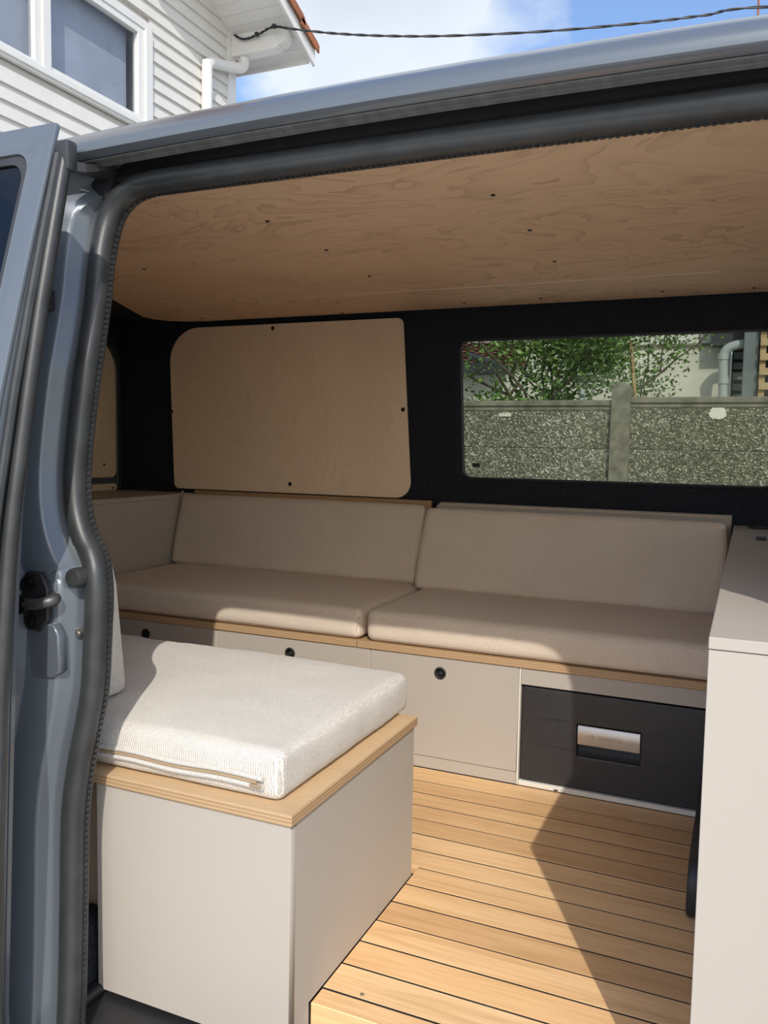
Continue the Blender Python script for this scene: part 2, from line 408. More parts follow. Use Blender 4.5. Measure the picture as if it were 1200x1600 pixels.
def screw_part(parent, p, axis, r=0.004, m=SCREW, name='screw'):
    bm = BM(); cyl(bm, p, axis, r, 0.0018, 12); 
    a = Vector(axis).normalized(); cyl(bm, Vector(p) + a*0.0018, axis, r*0.45, 0.0006, 6)
    return obj(name, bm, m, parent)

# ------------------------------------------------------------------ the van: floor
YF = 0.0596
FL = empty('floor', (0.3, 0.5, 0), kind='structure')
obj('subfloor', box(BM(), -1.6, 1.45, YF+0.002, 1.5, -0.037, -0.016), CAULK, FL)
edges = [YF, 0.0965] + [0.0965 + 0.0635*k for k in range(1, 13)] + [0.9345]
caulk_bm = BM()
for i, (a, b) in enumerate(zip(edges, edges[1:])):
    bm = BM(); ztop = 0.0
    zb = -0.0365 if i == 0 else -0.0155
    xs = 0.0008 if a < 0.44 else -1.24
    if i == 0: box(bm, xs, 1.44, a, b-0.0018, zb, ztop, 0.0015)
    else: box(bm, xs, 1.44, a+0.0018, b-0.0018, zb, ztop-0.0002*(i % 3), 0.0004)
    obj('plank', bm, PLANK, FL)
    box(caulk_bm, xs, 1.44, b-0.0021, b+0.0021, -0.0155, -0.0006)
obj('caulk_joints', caulk_bm, CAULK, FL)
screw_part(FL, (0.06, 0.105, -0.0003), (0, 0, 1), 0.003, STEEL)

# ------------------------------------------------------------------ the van: ceiling
CE = empty('ceiling', (0.0, 0.75, 1.2), kind='structure')
cl = [(-0.98, 0.105), (1.40, 0.105), (1.40, 1.474), (0.5, 1.476), (-0.5, 1.479), (-1.20, 1.479), (-1.27, 1.468), (-1.325, 1.437), (-1.353, 1.385), (-1.35, 1.33), (-1.22, 1.05), (-1.05, 0.72)]
obj('ply_panel', plate(cl, (), 0.009, 'xy', 1.2), PLYCEIL, CE)
obj('light_strip', box(BM(), -1.15, 0.45, 1.178, 1.186, 1.1985, 1.2), LED, CE)
for (x, y) in [(-.318, .446), (.122, .435), (.125, .673), (-.32, .687), (-.347, .966), (.112, .952), (-.831, .715), (.30, 1.39), (-.022, 1.395), (-.246, 1.399), (-1.173, 1.415), (-.669, 1.46), (.52, 1.41), (.65, .44), (.65, .68), (.64, .95)]:
    screw_part(CE, (x, y, 1.2), (0, 0, -1), 0.0042)
obj('headliner', box(BM(), -1.6, 2.05, 0.10, 1.53, 1.2095, 1.225), FELT, CE)
# painted roof skin with a slight crown along its length
prof = [(0.012, 1.1865), (0.007, 1.188), (0.001, 1.193), (0.0, 1.2), (0.004, 1.209), (0.018, 1.224), (0.04, 1.239), (0.07, 1.2545), (0.1, 1.2655), (0.2, 1.288), (0.45, 1.31), (0.8, 1.32), (1.2, 1.31), (1.45, 1.285), (1.56, 1.25), (1.6, 1.2), (1.6, 1.15)]
def rz(x): return max(-.013, -.002 - .0055*((x-.1)/.45)**2)
prof = [(y, 1.2+(z-1.2)*.85 if z > 1.2 else z) for y, z in prof]
rows = []
for k in range(29):
    x = -1.66 + k*(3.76/28); cz = 0.006*(1 - ((x-0.1)/0.7)**2) if abs(x-0.1) < 1.3 else 0.006*(1-3.45)
    rows.append([(x, y, z + rz(x) + cz*min(1, max(0, (z-1.19)/0.06))) for (y, z) in prof])
bm = BM(); loft(bm, rows); obj('roof_skin', bm, PAINT, CE, True)

# ------------------------------------------------------------------ the van: near side with the door opening
def ys(z): return lerp(z, [(-.3, -.13), (-.05, -.095), (.1, -.075), (.45, -.055), (.6, -.045), (.75, -.02), (.9, 0), (1.05, .042), (1.131, .065)])
left = [(-0.262, -0.26), (-0.268, -0.12), (-0.272, -0.015), (-0.278, .067), (-.282, .154), (-.284, .261), (-.276, .334), (-.265, .389), (-.256, .443), (-.255, .513), (-.255, .566), (-.261, .609), (-.275, .638), (-.292, .659), (-.308, .693), (-.316, .737), (-.317, .791), (-.315, .845), (-.312, .899), (-.317, .974), (-.324, 1.031), (-.326, 1.07), (-.322, 1.104), (-.308, 1.122), (-.282, 1.131), (-.216, 1.133), (.09, 1.133), (.331, 1.132), (.52, 1.131), (.57, 1.127), (.605, 1.113), (.630, 1.085), (.645, 1.05), (.660, .97), (.674, .90), (.690, .83), (.692, .6), (.692, .3), (.688, 0), (.68, -.26)]
P3 = smoothpath([(x, ys(z), z) for x, z in left], 5)
def outward(i):
    a, c = P3[max(0, i-1)], P3[min(len(P3)-1, i+1)]; t = (c-a).normalized()
    n = Vector((-t.z, 0, t.x)); return n.normalized()
OUT = [outward(i) for i in range(len(P3))]
WN = empty('wall_near', (0.2, -0.05, 0), kind='structure')
bm = BM(); tube(bm, [p + n*0.0220 + Vector((0, -0.004, 0)) for p, n in zip(P3, OUT)], 0.0165, 14)
SEAL = obj('door_seal', bm, RUBBER, WN, True)
bm = BM(); tube(bm, [p + n*0.0125 + Vector((0, 0.010, 0)) for p, n in zip(P3, OUT)], 0.0058, 8)
obj('seal_lip', bm, RUBBER, SEAL, True)
bm = BM(); acc = 0
for i in range(1, len(P3)):     # moulded ribs along the inner lip
    seg = P3[i] - P3[i-1]; L = seg.length
    while acc < L:
        p = P3[i-1] + seg*(acc/L) + OUT[i]*0.0075 + Vector((0, 0.006, 0))
        box(bm, p.x-.0022, p.x+.0022, p.y-.003, p.y+.003, p.z-.0022, p.z+.0022); acc += 0.0085
    acc -= L
tag(obj('seal_ribs', bm, RUBBER, SEAL), kind='stuff')
# painted jamb lofted around the opening; becomes the roof channel along the top
JAMB = [(.030, .012), (.040, -.004), (.047, -.010), (.052, -.034), (.058, -.040), (.092, -.046), (.100, -.050), (.104, -.066), (.118, -.072), (.135, -.072)]
HEAD = [(.030, .012), (.033, .003), (.035, -.003), (.039, -.003), (.043, .003), (.054, .004), (.062, .002), (.068, -.010), (.070, -.025), (.067, -.036)]
rows = []
for p, n in zip(P3, OUT):
    w = max(0, min(1, (n.z - 0.15)/0.7)); w = w*w*(3-2*w)
    rows.append([p + n*(a*(1-w)+c*w) + Vector((0, b*(1-w)+d*w, 0)) for (a, b), (c, d) in zip(JAMB, HEAD)])
bm = BM(); loft(bm, rows); obj('door_jamb', bm, PAINT, WN, True)
LEFT_EDGE = [r[-1] for r in rows if r[-1].x < 0.1]; RIGHT_EDGE = [r[-1] for r in rows if r[-1].x > 0.3]
rows = []
for p, n in zip(P3, OUT):
    w = .045 + .10*max(0, min(1, (p.z-.95)/.12))*(1-.45*max(0, n.z))
    rows.append([p + n*.020 + Vector((0, .013, 0)), p + n*.035 + Vector((0, .020, 0)), p + n*w + Vector((0, .020, 0))])
bm = BM(); loft(bm, rows); obj('sun_block_ring', bm, FELT, WN)  # felt ring added behind the seal to stop sun leaking in
obj('sun_block_plate', box(BM(), -.62, -.335, .048, .056, 1.136, 1.205), BLACKPL, WN)  # plate added to block sun slipping past the jamb corner
# drip channel: dark backing and dusty rubber strips under the roof rail
def extr(profile, x0, x1, n=24, closed=True, f=lambda x: 0):
    b = BM(); rr = [[(x0 + (x1-x0)*k/n, y, z + f(x0 + (x1-x0)*k/n)) for y, z in profile] for k in range(n+1)]
    V = loft(b, rr, closed)
    if closed: b.faces.new(V[0][::-1]); b.faces.new(V[-1])
    return b
obj('channel_liner', extr([(0.056, 1.160), (0.062, 1.176), (0.062, 1.206), (0.02, 1.203), (0.02, 1.198), (0.07, 1.21), (0.072, 1.16)], -1.6, 1.45), BLACKPL, WN)
dc = obj('drip_strip', extr([(0.0235, 1.1820), (0.015, 1.1848), (0.0155, 1.192), (0.03, 1.196), (0.03, 1.186)], -1.6, 1.45, f=rz), TRIMGREY, WN)
obj('drip_lip', extr([(0.0285, 1.1790), (0.0225, 1.1810), (0.0225, 1.1835), (0.0285, 1.1835)], -1.6, 1.45, f=rz), TRIMGREY, dc)
obj('upper_bead', extr([(0.0175, 1.1828), (0.0138, 1.1842), (0.0138, 1.1862), (0.0175, 1.186)], -1.6, 1.45, f=rz), TRIMGREY, dc)
obj('header_felt', extr([(0.072, 1.142), (0.085, 1.142), (0.115, 1.212), (0.072, 1.215)], -1.6, 1.45), FELT, WN)
# outer skins beside the opening and the inner felt
def yb(z): return ys(z) - 0.072
def skin(x_edge_fn, x1, name, z0=-0.45, z1=1.19):
    zs = [z0 + (z1-z0)*k/30 for k in range(31)]
    b = BM(); loft(b, [[(x_edge_fn(z) + (-.014 if x1 > 0 else .014), yb(z)+.0015, z), ((x_edge_fn(z)+x1)/2, yb(z)-0.012, z), (x1, yb(z)-0.004, z)] for z in zs])
    return obj(name, b, PAINT, WN, True)
skin(lambda z: lerp(z, [(v.z, v.x) for v in LEFT_EDGE if v.x < -0.35]), -1.66, 'rear_quarter_skin')
skin(lambda z: lerp(z, [(v.z, v.x) for v in reversed(RIGHT_EDGE) if v.x > 0.7]), 1.38, 'front_pillar_skin')
b = BM(); loft(b, [[(x, yb(z)-.01, z) for z in (-.45, -.1, .2, .45, .62)] for x in (1.38, 2.2, 2.9)]); obj('front_door_skin', b, PAINT, WN, True)
obj('front_door_trim', box(BM(), 1.38, 2.75, -.06, -.03, -.3, .60), BLACKPL, WN)
b = BM(); loft(b, [[(x, yb(z)-.004, z) for z in (.62, .8, .95, 1.19)] for x in (1.39, 1.98)], False); obj('front_door_pane', b, GLASS, WN)
obj('inner_rear_lining', box(BM(), -1.6, -0.56, 0.055, 0.075, -0.04, 1.21), FELT, WN)
obj('front_lining_sun_block', box(box(BM(), 0.735, 1.38, -0.025, -0.012, -0.3, 0.9), 0.70, 1.38, 0.075, 0.09, 0.6, 1.21), FELT, WN)  # lower box lines the pillar; upper box added to block a sun leak
bm = BM(); box(bm, -0.345, 0.80, -0.155, YF-0.002, -0.075, -0.046, 0.004, 2)
STEP = obj('step_plate', bm, BLACKPL, WN)
bm = BM(); box(bm, -0.345, -0.318, -0.11, YF-0.004, -0.0465, -0.030, 0.008, 3); obj('step_end_ridge', bm, BLACKPL, STEP, True)
b = BM(); loft(b, [[(x, -0.13, -0.30), (x, -0.165, -0.28), (x, -0.165, -0.08), (x, -0.15, -0.06)] for x in (-0.34, 0.2, 0.8)]); obj('sill_panel', b, PAINT, WN, True)

# hardware on the jamb
HW = empty('door_catch', (-0.36, -0.115, 0.57)); HW.parent = WN; HW.location = Vector((-0.36, -0.115, 0.57)) - WN.location
yj = ys(0.57) - 0.047
o = Vector((-0.3370, -0.0940, 0.5675))
oct_ = [(-.030, -.024), (-.014, -.040), (.010, -.040), (.026, -.022), (.026, .020), (.012, .040), (-.014, .040), (-.030, .024)]
bm = plate([(o.x+a*.9, o.z+b) for a, b in oct_], (), 0.010, 'xz', o.y-0.010, 0.002); CP = obj('catch_plate', bm, BLACKPL, HW)
for dz in (0.026, -0.028):
    bm = BM(); cyl(bm, (o.x-.003, o.y-.010, o.z+dz), (0, -1, 0), .010, .003, 20); cyl(bm, (o.x-.003, o.y-.013, o.z+dz), (0, -1, 0), .0045, .003, 6); obj('bolt', bm, SCREW, CP)
bm = BM(); tube(bm, smoothpath([(o.x-.012, o.y-.018, o.z-.002), (o.x+.012, o.y-.020, o.z-.001), (o.x+.030, o.y-.016, o.z+.003), (o.x+.034, o.y-.006, o.z+.006), (o.x+.022, o.y+.002, o.z+.006)], 5), .0075, 10); obj('striker_loop', bm, plain('worn_steel', (.13, .13, .125), .45, .7), HW, True)
bm = BM(); cyl(bm, (o.x-.010, o.y-.008, o.z-.003), (0, -1, 0), .0135, .018, 22, .012); obj('striker_pin', bm, SCREW, HW, True)
q = Vector((-0.2929, -0.0750, 0.5990))
bm = BM(); tube(bm, [(q.x, q.y+.030, q.z), (q.x, q.y-.002, q.z), (q.x, q.y-.006, q.z), (q.x, q.y-.007, q.z)], [.013, .0135, .0115, .001], 24); obj('rubber_buffer', bm, RUBBER, WN, True)
q = Vector((-0.2982, -0.0637, 0.5209)); bm = BM(); cyl(bm, (q.x, q.y+.004, q.z), (0, -1, 0), .0068, .006, 20, .0055); cyl(bm, (q.x, q.y-.002, q.z), (0, -1, 0), .0028, .001, 6); obj('jamb_bolt', bm, STEEL, WN)
# stepped guide rail bracket under the catch
a1 = Vector((-0.3331, -0.0940, 0.5268)); pts = [(a1.x-.10, a1.z+.0), (a1.x+.025, a1.z+.012), (a1.x+.034, a1.z-.002), (a1.x+.036, a1.z-.052), (a1.x+.022, a1.z-.062), (a1.x-.10, a1.z-.078)]
obj('rail_bracket', plate(pts, (), .016, 'xz', a1.y-.006, .003), PAINT, WN)
q = Vector((-0.3848, -0.0382, 0.9767))
bm = BM(); box(bm, q.x-.012, q.x+.008, q.y-.012, q.y+.02, q.z-.012, q.z+.018, .002); UB = obj('upper_bracket', bm, BLACKPL, WN)
bm = BM(); cyl(bm, (q.x-.016, q.y-.01, q.z-.022), (1, 0, 0), .0035, .026, 12); obj('guide_pin', bm, SCREW, UB)
bm = BM(); cyl(bm, (q.x-.010, q.y-.006, q.z-.046), (0, -1, 0), .009, .006, 18); obj('guide_washer', bm, SCREW, UB)
q0, q1 = Vector((-0.3575, -0.0200, 1.1647)), Vector((-0.3250, 0.0450, 1.1756))
bm = BM(); loft(bm, [[(q0.x, q0.y, q0.z-.007), (q0.x, q0.y, q0.z+.007), (q0.x, q0.y+.03, q0.z+.009), (q0.x, q0.y+.03, q0.z-.006)], [((q0.x+q1.x)/2, (q0.y+q1.y)/2-.008, q0.z-.006), ((q0.x+q1.x)/2, (q0.y+q1.y)/2-.008, q0.z+.006), ((q0.x+q1.x)/2, q1.y+.01, q0.z+.008), ((q0.x+q1.x)/2, q1.y+.01, q0.z-.005)], [(q1.x, q1.y, q1.z-.003), (q1.x, q1.y, q1.z+.001), (q1.x, q1.y+.01, q1.z+.001), (q1.x, q1.y+.01, q1.z-.003)]], True)
obj('upper_rail_end', bm, BLACKPL, WN)

# ------------------------------------------------------------------ the sliding door, pushed back along the rear quarter
DX = -0.285
def yo(z): return lerp(z, [(-.35, -.22), (-.1, -.262), (.1, -.275), (.3, -.275), (.5, -.262), (.65, -.240), (.835, -.2), (1.005, -.155), (1.18, -.105)])
def yi(z): return lerp(z, [(-.35, -.16), (.05, -.2), (.48, -.18), (.69, -.165), (.95, -.125), (1.16, -.085)])
DO = empty('door_1', (DX-0.5, -0.2, -0.35), kind='structure')
def bend(bm, fn, off=0.0):
    zs = [-.35 + .07*k for k in range(23)]
    for z in zs: bmesh.ops.bisect_plane(bm, geom=bm.verts[:]+bm.edges[:]+bm.faces[:], plane_co=(0, 0, z), plane_no=(0, 0, 1))
    for v in bm.verts: v.co.y = fn(v.co.z) + v.co.y + off
    return bm
outl = rrect(-1.36, DX, -.35, 1.182, (.03, .02, .006, .05))
whole = rrect(-1.27, -.321, .66, 1.146, (.05, .05, .026, .05), 8)
bm = bend(plate(outl, [whole], .008, 'xz', 0, .0025), yo); obj('outer_skin', bm, PAINT, DO, True)
bm = bend(plate(rrect(-1.36, DX-.004, -.34, 1.165, .01), [rrect(-1.26, -.335, .67, 1.135, .03)], .006, 'xz', -.006), yi); obj('inner_skin', bm, PAINT, DO, True)
b = BM(); loft(b, [[(DX-.001, yo(z)+.006, z), (DX+.0005, yo(z)+.012, z), (DX-.002, (yo(z)+yi(z))/2, z), (DX-.006, yi(z), z)] for z in [-.34 + .05*k for k in range(31)]]); obj('front_edge', b, PAINT, DO, True)
bm = bend(plate(rrect(-1.275, -.316, .655, 1.151, .03), [], .004, 'xz', .008), yo); WPane = obj('pane', bm, DARKGLASS, DO)
bm = bend(plate(rrect(-1.275, -.316, .655, 1.151, .03, 8), [rrect(-1.258, -.3305, .672, 1.134, .026, 8)], .005, 'xz', .004, .001), yo); obj('pane_seal', bm, RUBBER, WPane)
bm = BM(); tube(bm, [(DX+.009, (yo(z)*.42+yi(z)*.58), z) for z in [-.3 + .05*k for k in range(25)] + [0.95, 1.0, 1.05, 1.10, 1.145]], [.010]*25+[.010, .010, .010, .0095, .008], 12); ES = obj('edge_seal', bm, RUBBER, DO, True)
bm = BM(); tube(bm, [(DX+.006, (yo(z)*.72+yi(z)*.28), z) for z in [-.3 + .06*k for k in range(24)] + [1.14]], .0055, 8); obj('edge_bead', bm, RUBBER, ES, True)
bm = BM(); box(bm, DX-.004, DX+.022, yi(1.15)-.022, yi(1.15)-.004, 1.120, 1.158, .005, 2); obj('edge_seal_cap', bm, RUBBER, ES, True)
# electrical contact block on the front edge
zc = 0.405; yc = (yo(zc)*.5 + yi(zc)*.5)-.01
bm = BM(); box(bm, DX-.004, DX+.010, yc-.028, yc+.028, zc-.032, zc+.026, .004, 2); CB = obj('contact_block', bm, BLACKPL, DO)
for k in range(3):
    bm = BM(); box(bm, DX+.009, DX+.0125, yc-.010, yc+.012, zc-.024+k*.0165, zc-.012+k*.0165, .001); obj('contact', bm, BRASS, CB)
bm = BM(); box(bm, DX-.003, DX+.004, yc-.026, yc+.022, zc-.13, zc-.045, .006, 2); obj('latch_recess', bm, BLACKPL, DO)

# ------------------------------------------------------------------ rear, far and front walls
WL = empty('wall_left', (-1.6, 0.75, 0), kind='structure')
obj('rear_felt', box(BM(), -1.63, -1.6, 0.08, 1.53, -0.04, 1.22), FELT, WL)
bm = plate(rrect(0.30, 1.462, 0.655, 1.155, (.015, .02, .13, .13), 8), (), .008, 'yz', -1.592); obj('window_cover', bm, PLYPANEL, WL)
bm = BM(); tube(bm, [(-1.592, 1.475, z) for z in (.61, .75, .9, 1.02)] + [(-1.592, 1.475 - .13*(1-math.cos(a)), 1.03+.14*math.sin(a)) for a in [PI/2*k/8 for k in range(1, 9)]] + [(-1.592, 1.0, 1.172), (-1.592, .3, 1.172)], .011, 10); RS = obj('tailgate_seal', bm, RUBBER, WL, True)
bm = BM(); tube(bm, [(-1.598, 1.492, z) for z in (.61, .75, .9, 1.02)] + [(-1.598, 1.492 - .13*(1-math.cos(a)), 1.04+.145*math.sin(a)) for a in [PI/2*k/8 for k in range(1, 9)]], .009, 8); obj('seal_lip', bm, RUBBER, RS, True)
bm = BM(); box(bm, -1.6, -1.575, .3, 1.463, .632, .655, .006, 2); obj('tailgate_rail', bm, PAINT, WL)
bm = plate(rrect(0.30, 1.462, 0.56, .630, .004), (), .008, 'yz', -1.592); LCv = obj('lower_cover', bm, PLYPANEL, WL)
screw_part(LCv, (-1.584, 1.445, .615), (1, 0, 0), .004); screw_part(WL, (-1.584, 1.40, .70), (1, 0, 0), .004)

WF = empty('wall_far', (0, 1.5, 0), kind='structure')
win = rrect(-.303, .600, .688, 1.113, .030, 7)
win = [(x + (.018 if z < .9 else 0)*(1 if x < 0 else -.2)*(1.113-z)/.42, z) for x, z in win]
obj('felt_lining', plate([(-1.6, -.04), (1.38, -.04), (1.38, 1.225), (-1.6, 1.225)], [win], .045, 'xz', 1.5, .006), FELT, WF)
obj('outer_skin', plate([(-1.66, -.45), (1.38, -.45), (1.38, 1.2), (-1.66, 1.2)], [rrect(-.36, .66, .64, 1.16, .05)], .02, 'xz', 1.575), PAINT, WF)
cov = rrect(-1.365, -.437, .621, 1.181, (.02, .05, .018, .12), 9)
cov2 = []
for x, z in cov:     # the pressed outline follows the window behind it: sides bow slightly
    t = (z-.621)/.56
    if x < -.9: x += .024*(1-t)**1.5 + .004*t
    else: x -= .036*max(0, t-.25)/.75
    z += -.006*(1-((x+.9)/.47)**2)*(0 if z > .9 else -.3)
    cov2.append((x, z))
CV = obj('window_cover', plate(cov2, (), .009, 'xz', 1.485, .0012), PLYPANEL, WF)
for (x, z) in ((-.939, 1.167), (-.466, .898), (-.868, .652), (-1.352, .892)):
    screw_part(CV, (x, 1.485, z), (0, -1, 0), .0050)
    bm = BM(); tube(bm, [(x+.0058*math.cos(a), 1.4848, z+.0058*math.sin(a)) for a in [2*PI*k/16 for k in range(16)]], .0011, 6, True); obj('screw_cup', bm, SCREW, CV)
W1 = empty('window_1', (0.15, 1.555, .69), kind='structure')
obj('pane', plate(rrect(-.35, .65, .65, 1.15, .04), (), .004, 'xz', 1.556), GLASS, W1)
bm = BM(); box(bm, -.258, -.234, 1.5548, 1.5556, .724, .736); obj('glass_stamp', bm, BLACKPL, W1)
bm = BM(); tube(bm, [(x, 1.548, z) for x, z in win], .006, 8, True); obj('window_gasket', bm, RUBBER, W1, True)
# the cab in front of the living space: dash, far door and windscreen (all outside the frame)
WR = empty('wall_right', (2.6, .75, -.3), kind='structure')
obj('dash', box(BM(), 2.55, 2.9, -.05, 1.55, -.3, .58, .03, 2), BLACKPL, WR)
obj('cab_floor', box(BM(), 1.45, 2.6, -.05, 1.55, -.32, -.28), CARPET, WR)
obj('far_door', box(BM(), 1.38, 2.9, 1.53, 1.6, -.45, .62), PAINT, WR)
obj('far_door_pane', box(BM(), 1.39, 2.1, 1.56, 1.564, .62, 1.2), GLASS, WR)
W2 = empty('window_2', (2.5, .75, .6), kind='structure')
b = BM(); loft(b, [[(2.88, y, .60), (2.07, y, 1.215)] for y in (-.02, .3, .75, 1.2, 1.56)]); obj('windscreen', b, GLASS, W2)

# ------------------------------------------------------------------ bench along the far side
YB = 0.934
BC = empty('bench_cabinet', (-0.4, 1.2, 0), 'long low greige bench cabinet with three doors and black finger holes', 'cabinet')
def door_with_hole(x0, x1, hx, hz=0.241):
    hole = [(hx + .0135*math.cos(2*PI*k/24), hz + .0135*math.sin(2*PI*k/24)) for k in range(24)]
    d = obj('door', plate([(x0, .031), (x1, .031), (x1, .2785), (x0, .2785)], [hole], .016, 'xz', YB, .0006), LAM, BC)
    bm = BM(); tube(bm, [(hx + .0125*math.cos(2*PI*k/24), YB-.0008, hz + .0125*math.sin(2*PI*k/24)) for k in range(24)], .0026, 8, True); obj('finger_ring', bm, BLACKPL, d, True)
    bm = BM(); tube(bm, [(hx, YB+.0012, hz), (hx, YB+.010, hz), (hx, YB+.0105, hz)], [.0125, .010, .001], 24, caps=False); obj('finger_cup', bm, BLACKPL, d, True)
    bm = BM(); cyl(bm, (hx, YB+.0095, hz), (0, -1, 0), .0065, .005, 20, .0055); obj('push_latch', bm, RUBBER, d, True)
door_with_hole(-1.252, -.7745, -1.013); door_with_hole(-.7715, -.3145, -.543); door_with_hole(-.3115, .0652, -.127)
obj('plinth', box(BM(), -1.255, .0652, YB+.002, YB+.018, .001, .0292), LAM, BC)
obj('carcass', box(BM(), -1.255, .062, YB+.018, 1.44, .001, .279), LAM, BC)
obj('divider', box(BM(), .0665, .0705, YB+.001, 1.40, .001, .279), OFFWHITE, BC)
obj('top_rail', box(BM(), .0715, .497, YB+.001, YB+.017, .2405, .279), LAM, BC)
obj('fridge_sill', box(BM(), .0715, .497, YB-.002, YB+.02, .001, .0125, .0015), OFFWHITE, BC)
bm = BM(); box(bm, .156, .165, YB-.0035, YB-.0018, .0035, .0065); obj('sill_clip', bm, SCREW, BC)

FR = empty('drawer_fridge', (0.284, 1.15, 0.0125), 'black drawer fridge with silver handle built under the right end of the bench', 'fridge')
hx0, hx1, hz0, hz1 = .203, .341, .091, .1645
obj('front_panel', plate(rrect(.0735, .4945, .0145, .2355, .006, 4), [rrect(hx0, hx1, hz0, hz1, .002, 3)], .03, 'xz', YB+.004, .003), FRIDGEPL, FR)
bm = BM(); loft(bm, [[(x, YB+.006, hz0), (x, YB+.014, hz0+.004), (x, YB+.026, hz0+.02), (x, YB+.03, hz0+.045), (x, YB+.03, hz1)] for x in (hx0, hx1)]); obj('handle_recess', bm, FRIDGEPL, FR, True)
bm = BM(); loft(bm, [[(x, YB+.010, .1165), (x, YB+.003, .1195), (x, YB+.001, .14), (x, YB+.001, .158), (x, YB+.004, .1625), (x, YB+.016, .1635), (x, YB+.018, .155), (x, YB+.014, .118)] for x in (hx0+.0015, hx1-.0015)], True)
HP = obj('handle', bm, STEEL, FR, True)
obj('body', box(BM(), .078, .490, YB+.034, 1.40, .0135, .235), BLACKPL, FR)
for (x0, x1, z) in ((.118, .185, .1665), (.118, .185, .1035), (.352, .41, .1655), (.352, .41, .099)):
    obj('moulded_line', box(BM(), x0, x1, YB+.0028, YB+.0045, z, z+.0013), BLACKPL, FR)
# faint lettering on the handle plate
def text_part(body, size, loc, parent, m):
    cu = bpy.data.curves.new('tmp', 'FONT'); cu.body = body; cu.size = size; cu.extrude = .0002; cu.align_x = 'CENTER'; cu.align_y = 'CENTER'
    o = bpy.data.objects.new('tmp', cu); COL.objects.link(o); dg = bpy.context.evaluated_depsgraph_get()
    me = bpy.data.meshes.new_from_object(o.evaluated_get(dg)); bm = bmesh.new(); bm.from_mesh(me)
    bpy.data.objects.remove(o); bpy.data.curves.remove(cu); bpy.data.meshes.remove(me)
    xform(bm, Matrix.Translation(loc) @ Matrix.Rotation(PI/2, 4, 'X')); return obj('lettering', bm, m, parent)
text_part('DOMETIC', .0115, (.277, YB+.0008, .1405), HP, PRINT)
bm = BM(); tube(bm, [(.236 + .004*a, YB+.0008, .1405 + b*.0045) for a, b in ((-1, 0), (-.4, .8), (.2, 1), (.8, .3), (1, -.3), (.5, -.8))], .0006, 6); obj('emblem', bm, PRINT, HP)

# ply lids on the bench, cushions
def board(name, x0, x1, y0, y1, z0, z1, parent=None, label=None, cat=None):
    o = obj(name, box(BM(), x0, x1, y0, y1, z0, z1, .0008), PLYEDGE, parent)
    return tag(o, label, cat)
board('bench_lid', -1.252, -.3505, .930, 1.455, .2797, .2975, BC, 'ply lid with striped edge')
board('bench_lid', -.3485, .497, .930, 1.455, .2797, .2975, BC, 'ply lid with striped edge')
def put_cushion(name, dims, M, m, label, cat='cushion', **kw):
    bm = cushion(*dims, **kw); loc = M.translation.copy(); me_o = obj(name, bm, m, None, True, origin=(0, 0, 0)); me_o.matrix_world = M
    return tag(me_o, label, cat)
def piping(parent, x0, x1, y, z, m, r=.0022):
    bm = BM(); tube(bm, [(x0 + (x1-x0)*k/16, y + .0012*math.sin(k*1.3), z + .001*math.sin(k*2.1)) for k in range(17)], r, 6)
    o = obj('piping', bm, m, parent, True); return o
G = 'bench seat cushions'
put_cushion('seat_cushion', (.896, .50, .078), Matrix.Translation((-.792, 1.183, .2978)), WEAVE2, 'greige seat cushion on the left half of the bench', r=.017, crown=.006, seed=3)['group'] = G
put_cushion('seat_cushion', (.818, .50, .078), Matrix.Translation((.083, 1.183, .2978)), WEAVE2, 'greige seat cushion on the right half of the bench above the fridge', r=.017, crown=.006, seed=8)['group'] = G
def lean(x, yb_, yt, z0, z1):   # frame whose local Y is the cushion normal, local Z runs up the lean
    a = math.atan2(yt-yb_, z1-z0)
    return Matrix.Translation((x, yb_, z0)) @ Matrix.Rotation(-a, 4, 'X')
G = 'bench back cushions'
th = .07
for (x0, x1, y0, y1, z1, lab, sd_) in ((-1.248, -.357, 1.338, 1.402, .612, 'greige back cushion leaning on the wall below the ply window cover', 5), (-.341, .484, 1.283, 1.375, .608, 'greige back cushion leaning below the glass window at right', 11)):
    Mx = lean((x0+x1)/2, y0, y1, .381, z1) @ Matrix.Translation((0, th/2, 0))
    H = math.hypot(z1-.381, y1-y0)
    put_cushion('back_cushion', (x1-x0, th, H), Mx, WEAVE2, lab, r=.016, crown=.002, nx=26, ny=5, nz=10, seed=sd_)['group'] = G
tag(obj('backrest_board', box(BM(), -1.245, -.36, 1.470, 1.482, .2985, .6185, .001), PLYEDGE), 'reddish ply board standing behind the left back cushion', 'board')
for k, lab in enumerate(('thin greige board standing behind the right back cushion, nearest of three', 'thin fabric-covered board behind the right back cushion, middle of three', 'thin greige board against the window wall, rearmost of three behind the right cushion')):
    o = obj('stacked_board', box(BM(), -.335, .490 + .002*k, 1.452+.0155*k, 1.4635+.0155*k, .2985, .6085+.0035*k, .0012), LAM if k != 1 else WEAVE2)
    tag(o, lab, 'board', 'boards stacked behind the right back cushion')

# ------------------------------------------------------------------ rear cabinet (left)
RC = empty('rear_cabinet', (-1.43, 1.0, 0), 'greige cabinet across the rear, left of the bench, under the ply tailgate cover', 'cabinet')
obj('side_panel', box(BM(), -1.275, -1.2585, .46, 1.484, .001, .592, .0008), LAM, RC)
obj('worktop', box(BM(), -1.57, -1.2575, .455, 1.484, .5925, .6075, .001), LAM, RC)
obj('front_panel', box(BM(), -1.57, -1.275, .46, .476, .001, .592), LAM, RC)
bm = BM(); box(bm, -1.50, -1.455, 1.465, 1.483, .6075, .6145, .002); obj('latch', bm, BLACKPL, RC)
bm = BM(); cyl(bm, (-1.30, 1.478, .6075), (0, 0, 1), .004, .006, 10); obj('peg', bm, STEEL, RC)

